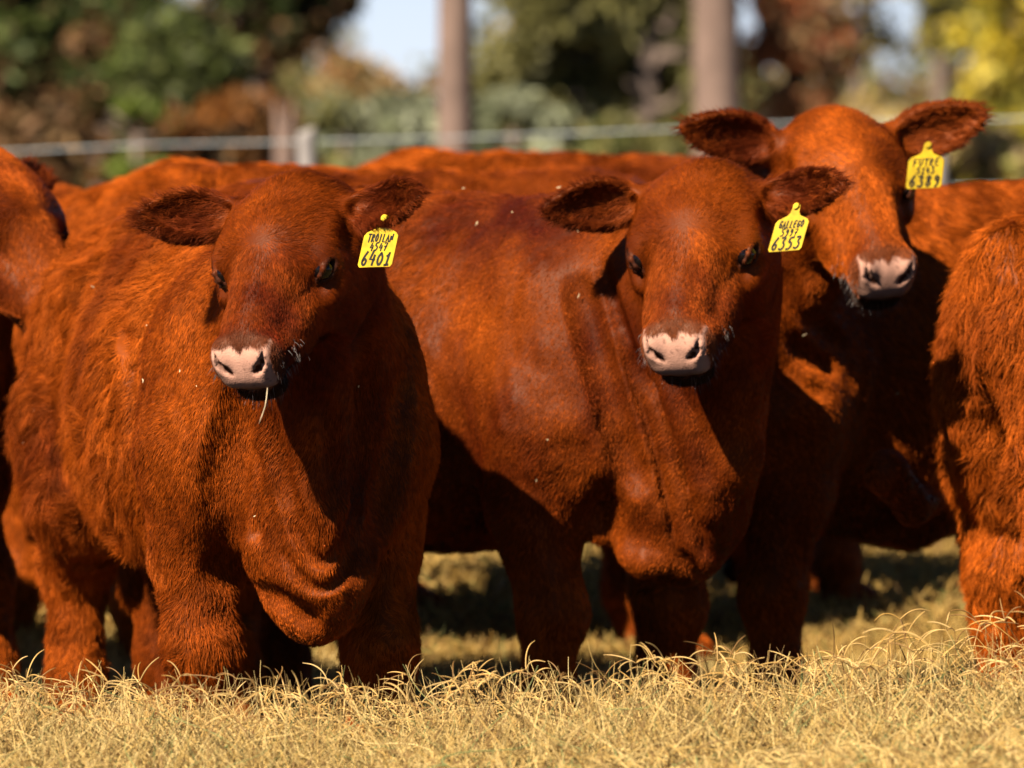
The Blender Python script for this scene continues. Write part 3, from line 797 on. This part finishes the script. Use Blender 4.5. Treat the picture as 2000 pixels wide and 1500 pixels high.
def tube(pts, rs, n=8):
    V = []; Fc = []; pts = [np.asarray(p, float) for p in pts]
    for i, p in enumerate(pts):
        d = norm(pts[min(i + 1, len(pts) - 1)] - pts[max(i - 1, 0)]); a = norm(np.cross(d, [.31, .2, .93] if abs(d[2]) < .9 else [1, .1, 0])); b = np.cross(d, a)
        for j in range(n): V.append(p + (a * cos(2 * pi * j / n) + b * sin(2 * pi * j / n)) * rs[i])
    for i in range(len(pts) - 1):
        for j in range(n): Fc.append((i * n + j, i * n + (j + 1) % n, (i + 1) * n + (j + 1) % n, (i + 1) * n + j))
    Fc.append(tuple(range(n))[::-1]); k = (len(pts) - 1) * n; Fc.append(tuple(range(k, k + n)))
    return V, Fc

def tree(name, label, cat, group, px, D, crown, cols, nleaf, leaf, trunk_r, seed, lumps=16, trunk_top=None, trunk_px=None, bark=None, gap=.0, lean=0.0):
    """crown: (px half width, py top, py bottom) in photo pixels at distance D, turned into real metres"""
    r = np.random.default_rng(seed); x = (px - 1000) / FPX * D; z0 = float(terrain(x, D))
    root = empty(name, (x, D, z0)); tag(root, label, cat, group)
    m = D / FPX; hw = crown[0] * m; zt = CAM_H - (crown[1] - HY) * m - z0; zb = max(.1, CAM_H - (crown[2] - HY) * m - z0)
    cz, hz = (zt + zb) / 2, (zt - zb) / 2
    top = (trunk_top if trunk_top else cz + hz * .6)
    tp = []; tr = []
    for i in range(9):
        t = i / 8; tp.append((lean * top * t + .05 * sin(t * 5 + seed) * hw, .03 * cos(t * 4), top * t - .05)); tr.append(trunk_r * (1.15 - .15 * min(1, t * 6)) * (1 - .55 * t) + .01)
    V, Fc = tube(tp, tr, 10); V = list(V); Fc = list(Fc)
    LC = []
    for i in range(lumps):
        a = r.uniform(0, 2 * pi); q = r.random() ** .5; zz = r.uniform(-1, 1); rr = math.sqrt(max(0, 1 - zz * zz * .9))
        c = np.array([cos(a) * q * rr * hw * .85 + lean * top * .8, sin(a) * q * rr * min(hw, 2.2) * .85, cz + zz * hz * .85])
        LC.append((c, r.uniform(.14, .34) * min(hw, hz) + .12))
        if i % 2 == 0:
            hb = min(top * .95, max(.2, c[2] - abs(c[0]) * .5)); t = hb / top
            s0 = np.array([lean * top * t, 0, hb]); mid = (s0 + c) / 2 + r.normal(size=3) * .1
            v, f = tube([s0, mid, c], [trunk_r * .35 * (1 - .5 * t) + .008, trunk_r * .22 + .006, .006], 6); k = len(V); V += list(v); Fc += [tuple(q + k for q in ff) for ff in f]
    mesh_obj('trunk', V, Fc, bark or M_BARK, root)
    if nleaf:
        n = nleaf; ci = r.integers(0, len(LC), n); cc = np.array([c for c, _ in LC])[ci]; cr = np.array([q for _, q in LC])[ci]
        d = norm(r.normal(size=(n, 3))) * (r.random((n, 1)) ** .45)
        C = cc + d * cr[:, None] * np.array([1.15, 1.15, .85])
        # holes
        kk = vnoise(C + x, .55, seed) > -.35 + gap * .0
        if gap: kk = vnoise(C + x, .45, seed) > -.5 + gap
        C = C[kk]; ci = ci[kk]; n = len(C)
        C[:, 2] = np.maximum(C[:, 2], .05)
        cols = np.array(cols); pick = r.integers(0, len(cols), len(LC)); col = cols[pick[ci]]
        sw = r.random(n) < .45; col[sw] = cols[r.integers(0, len(cols), sw.sum())]
        col = col * r.uniform(.7, 1.6, (n, 1))
        V, Fc, cv = leaf_mesh(C, r, leaf, col)
        o = mesh_obj('crown', V, Fc, M_LEAF, root, smooth=False); set_col(o.data, cv)
    return root

DG = [(.05, .07, .018), (.085, .105, .028), (.03, .035, .012), (.13, .10, .035)]
MG = [(.12, .145, .032), (.10, .12, .028), (.17, .18, .05), (.05, .055, .018)]
OL = [(.24, .21, .06), (.15, .13, .035), (.30, .26, .09), (.06, .055, .018)]
BR = [(.16, .075, .028), (.22, .11, .042), (.06, .035, .014), (.28, .16, .065)]
OR = [(.38, .135, .025), (.28, .105, .025), (.42, .20, .06), (.14, .06, .02)]
YL = [(.66, .47, .03), (.54, .42, .05), (.36, .32, .05), (.75, .56, .09)]
TN = [(.55, .38, .17), (.42, .28, .11), (.36, .24, .07), (.60, .44, .22)]
GG = [(.32, .32, .18), (.23, .24, .12), (.40, .40, .24), (.14, .14, .07)]
RU = [(.42, .12, .035), (.32, .09, .03), (.48, .20, .08), (.24, .13, .06)]

def build_background():
    T = [
     # left dark wood
     ('dense evergreen with nearly black foliage at the far left edge', 'evergreen_tree', 10, 36, (110, -260, 250), DG + [MG[0], BR[0]], 5200, .085, .10, .02),
     ('bushy mid green tree right of the leftmost dark evergreen', 'evergreen_tree', 200, 39, (120, -200, 230), MG[:2] + DG[:2] + BR[:2], 4800, .085, .09, .0),
     ('bright green low rounded tree over the left cow\'s nearer ear', 'bushy_tree', 350, 36, (110, 50, 240), MG, 3600, .08, .06, .0),
     ('tall brown and black leaved tree over the front left cow\'s head', 'oak_tree', 520, 42, (130, -260, 150), DG + BR[:3], 5200, .09, .12, .05),
     ('dark brown tree left of the pale sky gap', 'oak_tree', 640, 46, (70, -260, 60), DG + BR[:1], 2600, .09, .09, .15),
     ('tan thin crowned tree directly below the pale sky gap', 'small_tree', 700, 44, (90, 130, 320), TN + OR[:1] + GG[:1], 3600, .07, .05, .1),
     # centre
     ('olive green conifer right of the pale central trunk', 'conifer_tree', 1060, 37, (130, -260, 330), OL, 6200, .08, .10, .0),
     ('broad olive conifer left of the thick right hand trunk', 'conifer_tree', 1260, 41, (140, -260, 330), OL + DG[1:2], 7200, .085, .12, .0),
     # right
     ('rust red leaved tree just right of the thick trunk', 'maple_tree', 1545, 42, (100, -80, 260), RU + TN[:1], 3600, .075, .06, .25),
     ('thin tan crowned tree behind the tallest head\'s right ear', 'small_tree', 1700, 48, (130, 205, 340), TN + YL[:1], 3600, .08, .05, .05),
     ('mustard leaved tree under the white sky gaps', 'small_tree', 1680, 52, (160, -200, 110), YL[:2] + TN[:2] + OL[:2], 2300, .09, .06, .35),
     ('yellow leaved tree filling the top right corner', 'yellow_tree', 1970, 40, (130, -260, 330), YL + OL[:1], 5200, .08, .08, .15),
     ('olive and gold tree left of the yellow corner tree', 'yellow_tree', 1830, 45, (80, -260, 120), YL[1:3] + OL, 2000, .08, .07, .15),
    ]
    for i, (lab, nm, px, D, cr, cols, n, lf, tr, gap) in enumerate(T):
        tree(nm, lab, 'tree', 'trees beyond the fence', px, D, cr, cols, int(n * 1.5), lf * .72, tr, 100 + i, lumps=44, gap=gap)
    # the two bare trunks standing in front of the wood: their crowns are above the frame
    tree('pine_tree', 'slim straight pale brown trunk in the middle of the background', 'tree', 'bare pine trunks', 888, 27, (240, -2700, -1600), DG + OL[:2], 3500, .10, .085, 201, lumps=18, trunk_top=8.2, bark=M_PALEBARK, lean=-.012)
    tree('pine_tree', 'thickest pale grey brown trunk behind the tallest animal\'s left ear', 'tree', 'bare pine trunks', 1398, 31.5, (260, -2800, -1700), DG + OL[:2], 3500, .10, .14, 202, lumps=18, trunk_top=8.8, bark=M_PALEBARK, lean=-.018)
    # undergrowth
    B = [
     ('brown leafless looking scrub low at the left', 60, 33, (110, 215, 480), BR, 2600), ('orange brown bracken left of the broken stump', 330, 34, (130, 225, 480), OR[:2] + BR, 3000),
     ('small lime green shrub above the left fence wire', 270, 32, (55, 228, 330), [(.20, .24, .04), (.15, .19, .03)], 1300),
     ('orange scrub behind the fence post', 470, 35, (120, 180, 480), OR + BR[:2], 3000), ('dull green shrub between the stump and pale trunk', 670, 36, (90, 190, 480), GG + OL[:1], 2600),
     ('grey green shrub left of the slim pale trunk', 790, 33, (80, 200, 480), GG, 2600), ('pale sage weeping shrub right of the slim pale trunk', 1000, 31, (80, 175, 480), GG[:1] + GG[2:3] + GG, 2800),
     ('dark olive shrub under the broad conifer', 1180, 33, (120, 240, 480), OL + DG[:2], 2600), ('brown shrub at the foot of the thick trunk', 1480, 35, (110, 170, 480), OL[:2] + BR, 2600),
     ('pale tan brush behind the tallest head', 1690, 38, (130, 260, 480), TN + GG[:1], 2800), ('golden shrub at the right edge above the back', 1900, 34, (120, 235, 480), TN[:2] + YL[1:3] + OL[:1], 3000),
    ]
    for i, (lab, px, D, cr, cols, n) in enumerate(B):
        tree('shrub', lab, 'shrub', 'shrubs beyond the fence', px, D, cr, cols, n, .06, .025, 300 + i, lumps=16, bark=M_BARK)
    # broken pale stump behind the post
    x, D = (556 - 1000) / FPX * 30, 30.0; z = float(terrain(x, D)); r = np.random.default_rng(5)
    n = 14; V = []; Fc = []
    for i, h in enumerate((0, .3, .6, .95, 1.2)):
        for j in range(n):
            a = 2 * pi * j / n; q = .048 * (1.25 - .2 * i / 4) * (1 + .12 * sin(a * 3 + i)); V.append((q * cos(a), q * sin(a), h + (.09 * sin(a * 2.3) + .06 * r.random() if i == 4 else 0)))
    for i in range(4):
        for j in range(n): Fc.append((i * n + j, i * n + (j + 1) % n, (i + 1) * n + (j + 1) % n, (i + 1) * n + j))
    V.append((0, 0, 1.1)); Fc += [(4 * n + j, 4 * n + (j + 1) % n, len(V) - 1) for j in range(n)]
    o = mesh_obj('tree_stump', V, Fc, M_PALEBARK); o.location = (x, D, z); tag(o, 'broken pale stump standing just behind the left fence post', 'stump')
    # far wood closing the view
    r = np.random.default_rng(77); n = 120000
    x = r.uniform(-32, 32, n); y = r.uniform(72, 84, n); pxx = 1000 + x / y * FPX
    top = 1.9 + 1.2 * (vnoise(np.stack([x, y * .2, x * 0], 1), 2.2, 8)) + .7 * vnoise(np.stack([x, y, x * 0], 1), .6, 9) - .7 * np.exp(-((pxx - 800) / 110) ** 2) - 1.0 * np.exp(-((pxx - 1680) / 190) ** 2) + 1.2 * np.exp(-((pxx - 250) / 330) ** 2)
    z = r.random(n) * np.maximum(top, .4)
    cols = np.array(TN[:2] + OL[:3] + BR[:2] + GG[:1]); k = (vnoise(np.stack([x, y * .3, z], 1), 1.1, 4) * .5 + .5) * 7.9
    col = cols[k.astype(int).clip(0, 7)] * r.uniform(.7, 1.3, (n, 1))
    V, Fc, cv = leaf_mesh(np.stack([x, y, z], 1), r, .12, col)
    o = mesh_obj('distant_wood', V, Fc, M_LEAF, smooth=False); set_col(o.data, cv); o['kind'] = 'stuff'
    # ---- fence
    D = 20.0; r = np.random.default_rng(3)
    def wire(pA, pB, Da, Db, lab):
        A = px2w(*pA, Da); Bp = px2w(*pB, Db); N = 24
        pts = [A + (Bp - A) * i / N + np.array([0, 0, -.012 * sin(pi * ((i / N * 3) % 1))]) for i in range(N + 1)]
        V, Fc = tube(pts, [.0038] * (N + 1), 8)
        o = mesh_obj('fence_wire', V, Fc, M_WIRE); tag(o, lab, 'fence wire', 'strands of the pasture fence')
    wire((-900, 322), (2900, 196), 20.8, 19.2, 'upper pale fence strand crossing the whole background')
    wire((-900, 436), (2900, 330), 20.8, 19.2, 'lower pale fence strand, seen only at the right edge')
    for px, lab in ((600, 'short grey wooden fence post behind the front left cow\'s head'), (1832, 'grey wooden fence post below the right yellow tag'), (-640, 'fence post outside the left edge')):
        if px < 0: continue
        Dp = 20.8 - 1.6 * (px + 900) / 3800 - .045; x = (px - 1000) / FPX * Dp; z = float(terrain(x, Dp)); h = CAM_H - ((252 if px < 1000 else 268) - HY) / FPX * Dp - z
        V = []; Fc = []; n = 12; hs = (0, .3, .6, .9, h - .03, h)
        for i, hh in enumerate(hs):
            for j in range(n):
                a = 2 * pi * j / n; q = .034 * (1 - .1 * (i == 5) + .06 * sin(3 * a + i)); V.append((q * cos(a), q * sin(a), hh + (.012 * cos(a) if i == 5 else 0)))
        for i in range(len(hs) - 1):
            for j in range(n): Fc.append((i * n + j, i * n + (j + 1) % n, (i + 1) * n + (j + 1) % n, (i + 1) * n + j))
        Fc.append(tuple(range((len(hs) - 1) * n, len(hs) * n)))
        o = mesh_obj('fence_post', V, Fc, M_POST); o.location = (x, Dp, z); tag(o, lab, 'fence post', 'posts of the pasture fence')

# ------------------------------------------------------------------ the herd
def on_skin(S, pts, D0, D1):
    """3-D points of the hide under a line traced over the animal"""
    out = []
    for px, py in pts:
        D = np.linspace(D0, D1, 260); P = np.stack([px2w(px, py, d) for d in D]); v = S.ev(P); k = np.nonzero(v < 0)[0]
        if len(k): out.append(P[k[0]])
    return out

def crease(S, pts, D0, D1, r, k, op, dep=.008):
    """soft furrow ('-') or roll ('+') of loose hide lying on the surface"""
    p = np.array(pts, float); n = len(p); t = np.linspace(0, n - 1, 5 * (n - 1) + 1); q = []
    for u in t:
        i = min(int(u), n - 2); f = u - i; a, b, c, d = p[max(i - 1, 0)], p[i], p[i + 1], p[min(i + 2, n - 1)]
        q.append(.5 * (2 * b + (c - a) * f + (2 * a - 5 * b + 4 * c - d) * f * f + (3 * b - a - 3 * c + d) * f ** 3))
    P = on_skin(S, q, D0, D1)
    Q = [P[0]] if P else []
    for x in P[1:]:
        if abs(x[1] - Q[-1][1]) < .06: Q.append(x)
    if len(Q) < 3: return
    Q = np.array(Q)
    for _ in range(3): Q[1:-1] = (Q[:-2] + Q[1:-1] * 2 + Q[2:]) / 4
    m = len(Q); env = np.sin(np.pi * (np.arange(m) + .7) / (m + .4)) ** .7
    C = []
    for i, x in enumerate(Q):
        e = .004; g = np.array([S.ev((x + np.eye(3)[a] * e)[None])[0] - S.ev((x - np.eye(3)[a] * e)[None])[0] for a in range(3)]); g = norm(g)
        off = (r - dep * env[i]) if op == '-' else -(r - dep * env[i])
        C.append(x + g * off)
    S.path(C, [r] * m, k, op)

def folds_A(S, B, H, mid, nk):
    S.ell(B, (.19, .0, .46), (.09, .075, .10), .05)
    c = lambda pts, r, k, op, dep: crease(S, pts, 9.4, 10.6, r, k, op, dep)
    c([(492, 690), (462, 800), (442, 890), (430, 970), (436, 1050), (462, 1120)], .035, .03, '-', .028)
    c([(712, 620), (722, 780), (718, 900), (706, 1010), (694, 1100)], .035, .03, '-', .030)
    c([(262, 560), (256, 700), (262, 850), (280, 1000)], .03, .03, '-', .012)
    c([(535, 810), (548, 920), (566, 990), (592, 1045)], .018, .02, '-', .012)
    c([(640, 790), (650, 900), (648, 1000)], .016, .02, '-', .007)
    c([(560, 1085), (582, 1130), (622, 1152), (664, 1130), (690, 1070), (704, 1000)], .012, .010, '-', .007)
    c([(580, 1035), (602, 1080), (634, 1100), (656, 1070), (664, 1010)], .011, .010, '-', .007)
    c([(285, 560), (278, 700), (276, 850), (290, 990)], .025, .03, '+', .008)
    c([(470, 1180), (520, 1160), (560, 1190), (600, 1215)], .02, .03, '-', .010)
    c([(790, 760), (772, 880), (745, 990), (725, 1080)], .025, .03, '-', .012)

def folds_B(S, B, H, mid, nk):
    w = B.w
    S.path([w(.08, -.13, .47), w(.17, -.08, .42), w(.23, -.03, .42)], [.03, .03, .03], .03)
    S.ell(B, (.17, 0, .50), (.09, .08, .12), .05)
    c = lambda pts, r, k, op, dep: crease(S, pts, 10.1, 11.3, r, k, op, dep)
    c([(1176, 520), (1210, 640), (1250, 760), (1290, 880), (1318, 990), (1332, 1085)], .016, .014, '-', .022)
    c([(1240, 700), (1288, 790), (1326, 890), (1350, 990), (1366, 1075)], .016, .014, '-', .023)
    c([(1130, 560), (1165, 690), (1205, 830), (1240, 950)], .020, .03, '-', .014)
    c([(1215, 660), (1268, 770), (1308, 885), (1336, 990), (1352, 1075), (1378, 1105)], .020, .014, '+', .013)
    c([(1300, 760), (1335, 840), (1360, 930), (1380, 1010)], .018, .02, '+', .010)
    c([(1336, 1088), (1362, 1122), (1390, 1128)], .010, .010, '-', .010)
    c([(1190, 1112), (1228, 1136), (1275, 1143), (1312, 1136)], .010, .010, '-', .015)
    c([(1186, 960), (1172, 1040), (1168, 1120)], .03, .03, '-', .018)
    c([(1190, 1085), (1240, 1108), (1290, 1108)], .018, .02, '+', .006)

def folds_C(S, B, H, mid, nk):
    c = lambda pts, r, k, op, dep: crease(S, pts, 10.7, 12.0, r, k, op, dep)
    c([(1530, 540), (1560, 600), (1600, 640), (1640, 665)], .015, .02, '-', .007)
    c([(1505, 590), (1535, 655), (1580, 700), (1625, 720)], .015, .02, '-', .007)
    c([(1500, 650), (1525, 715), (1565, 755), (1610, 770)], .015, .015, '-', .010)
    S.path([px2w(1735, 925, 11.00), px2w(1785, 985, 11.08), px2w(1850, 965, 11.2)], [.044, .034, .020], .03)
    # sheath under the belly
    S.path([B.w(-.62, .03, .50), B.w(-.47, .05, .43), B.w(-.36, .06, .42)], [.06, .055, .035], .05)

def shape_G(S, B, H, mid, nk):
    D = 10.95
    S.cone(px2w(2060, 560, D), px2w(2010, 900, D), .15, .155, .06)
    S.cone(px2w(1995, 900, D), px2w(1975, 1200, D - .05), .125, .070, .05)
    S.cone(px2w(1975, 1200, D - .05), px2w(1985, 1400, D - .05), .065, .048, .03)
    S.cone(px2w(1885, 930, D - .05), px2w(1855, 925, D - .05), .030, .018, .03)

HERD = [
 ('cow', 'red cow nearest on the left facing the camera, yellow tag 6401 in its ear', dict(
    O=(-.41, 10.12), yaw=17, s=1.0, H=px2w(570, 342, 9.75) , Hrot=(-20, 41, 4), Hs=.965, seed=1, h=.0042, dens=150000, len=.042, tuft=.004, cs=.045, lift=.15, shortleg=.5, curl=1.0, cl=.020, clamt=.78, shortfront=.72, whiskers=True, chaff=26,
    ears=[(-1, .02, .10, -.15, .90), (.62, .12, .70, .45, .90)], bend=(0, 0, -.02), brisket=.46, groove=True, fl=[(0, 0), (.06, -.005)], extra=folds_A, tone=.0), ('TROILAN', '4547', '6401')),
 ('cow', 'red cow in the centre with yellow tag 6353, standing side on behind the nearest one', dict(
    O=(.19, 10.86), yaw=46, s=1.04, H=px2w(1370, 312, 10.5), Hrot=(-14, 41, 4), Hs=1.05, seed=2, h=.0048, dens=100000, len=.019, tuft=.0045, curl=.5, cl=.012, clamt=.6, shortfront=.6, lift=.15, whiskers=True, chaff=26, tone=-.08,
    ears=[(-.95, -.04, .15, .35, .86), (.68, .08, .65, .4, .85)], bend=(.04, 0, -.02), brisket=.50, extra=folds_B), ('GALLEGO', '5997', '6353')),
 ('cow', 'tallest red cow at the right with yellow tag 6389, behind the centre cow', dict(
    O=(.43, 11.40), yaw=-50, s=1.04, H=px2w(1628, 212, 11.15), Hrot=(18, 38, 5), Hs=1.02, seed=3, h=.006, dens=60000, len=.018, tuft=.004, curl=.4, whiskers=True, chaff=14, hw=1.2, tone=.02,
    ears=[(-.85, .22, .15, .35, .92), (.85, .22, .15, -.1, .92)], bend=(-.06, 0, -.04), belly=1.12, extra=folds_C, shortneck=.3), ('FUTRE', '5143', '6389')),
 ('cow', 'red rump and hind leg of a long haired animal cut off by the right edge', dict(
    O=(2.035, 11.22), yaw=118, dz=.0, s=1.03, H=(2.6, 11.6, 1.1), Hrot=(118, 60, 0), seed=4, h=.008, dens=60000, len=.036, curl=.8, hw=1.3, tone=.12, tuft=.006,
    ears=[(-1, .1, .1, 0), (1, .1, .1, 0)], extra=shape_G, tail=[(-1.20, 0, .97), (-1.22, -.06, .80), (-1.22, -.10, .6), (-1.16, -.10, .42)]), None),
 ('cow', 'red cow at the left edge, only part of its head and shoulder in view', dict(
    O=(-1.30, 11.56), fl=[(.10, 0), (.12, 0)], yaw=45, s=1.03, H=px2w(-22, 290, 11.2), Hrot=(48, 42, 0), seed=5, h=.007, dens=55000, len=.020, hw=1.3, tone=.05,
    ears=[(-.9, .1, .5, 0), (.15, .15, -1, 0, .8)]), None),
 ('cow', 'red back visible behind the nearest cow, its rump left of that cow\'s ear', dict(
    O=(.23, 12.72), fl=[(.085, 0), (.07, 0)], yaw=98, s=1.03, H=(.62, 12.95, .62), Hrot=(60, 80, 0), seed=6, h=.009, dens=35000, len=.024, hw=1.8, tone=.08,
    ears=[(-1, .1, .1, 0), (1, .1, .1, 0)]), None),
 ('cow', 'red hump backed animal farthest away, only its back showing right of the fence post', dict(
    O=(.77, 13.6), dz=.0, yaw=97, s=1.02, H=(1.45, 13.7, .55), Hrot=(96, 75, 0), seed=7, h=.009, dens=30000, len=.024, hw=2.0, tone=.05,
    ears=[(-1, .1, .1, 0), (1, .1, .1, 0)]), None),
 ('cow', 'sliver of a red back at the left between the cropped head and the near rump', dict(
    O=(-2.22, 13.2), yaw=-92, s=1.0, H=(-2.9, 13.2, .5), Hrot=(-92, 75, 0), seed=8, h=.010, dens=25000, len=.024, hw=2.0, tone=.0,
    ears=[(-1, .1, .1, 0), (1, .1, .1, 0)]), None),
]
TAGS = {0: (px2w(753, 423, 9.62), (.80, -.50, .02), (-.22, .02, -1)), 1: (px2w(1557, 400, 10.36), (.80, -.50, .06), (-.28, .02, -1)), 2: (px2w(1812, 280, 11.03), (.98, -.1, .03), (-.10, .05, -1))}

def build_herd(which=None):
    for i, (nm, lab, o, lines) in enumerate(HERD):
        if which is not None and i not in which: continue
        root, B, H, ears = build_cow(nm, lab, o)
        if lines:
            top, ax, ay = TAGS[i]; ax = norm(np.array(ax)); ay = np.array(ay); ay = norm(ay - 0 * ax); an = -np.cross(ax, ay); an = norm(an)
            make_tag(root, top - np.array(root.location), ax, ay, an, lines, 1.22, 'yellow plastic ear tag numbered ' + lines[2])

def build_straw():
    D = 9.36; pts = [px2w(522, 758, D + .03), px2w(520, 778, D), px2w(517, 795, D), px2w(511, 812, D + .005), px2w(505, 828, D + .01)]
    V, Fc = tube([p - pts[0] for p in pts], [.0009, .0011, .0011, .001, .0006], 6)
    o = mesh_obj('straw', V, Fc, simple('straw', (.62, .46, .26), .6, .3)); o.location = pts[0]
    tag(o, 'single dry stalk hanging from the mouth of the nearest cow', 'straw')

build_ground()
build_straw()
build_herd()
build_background()
build_grass()
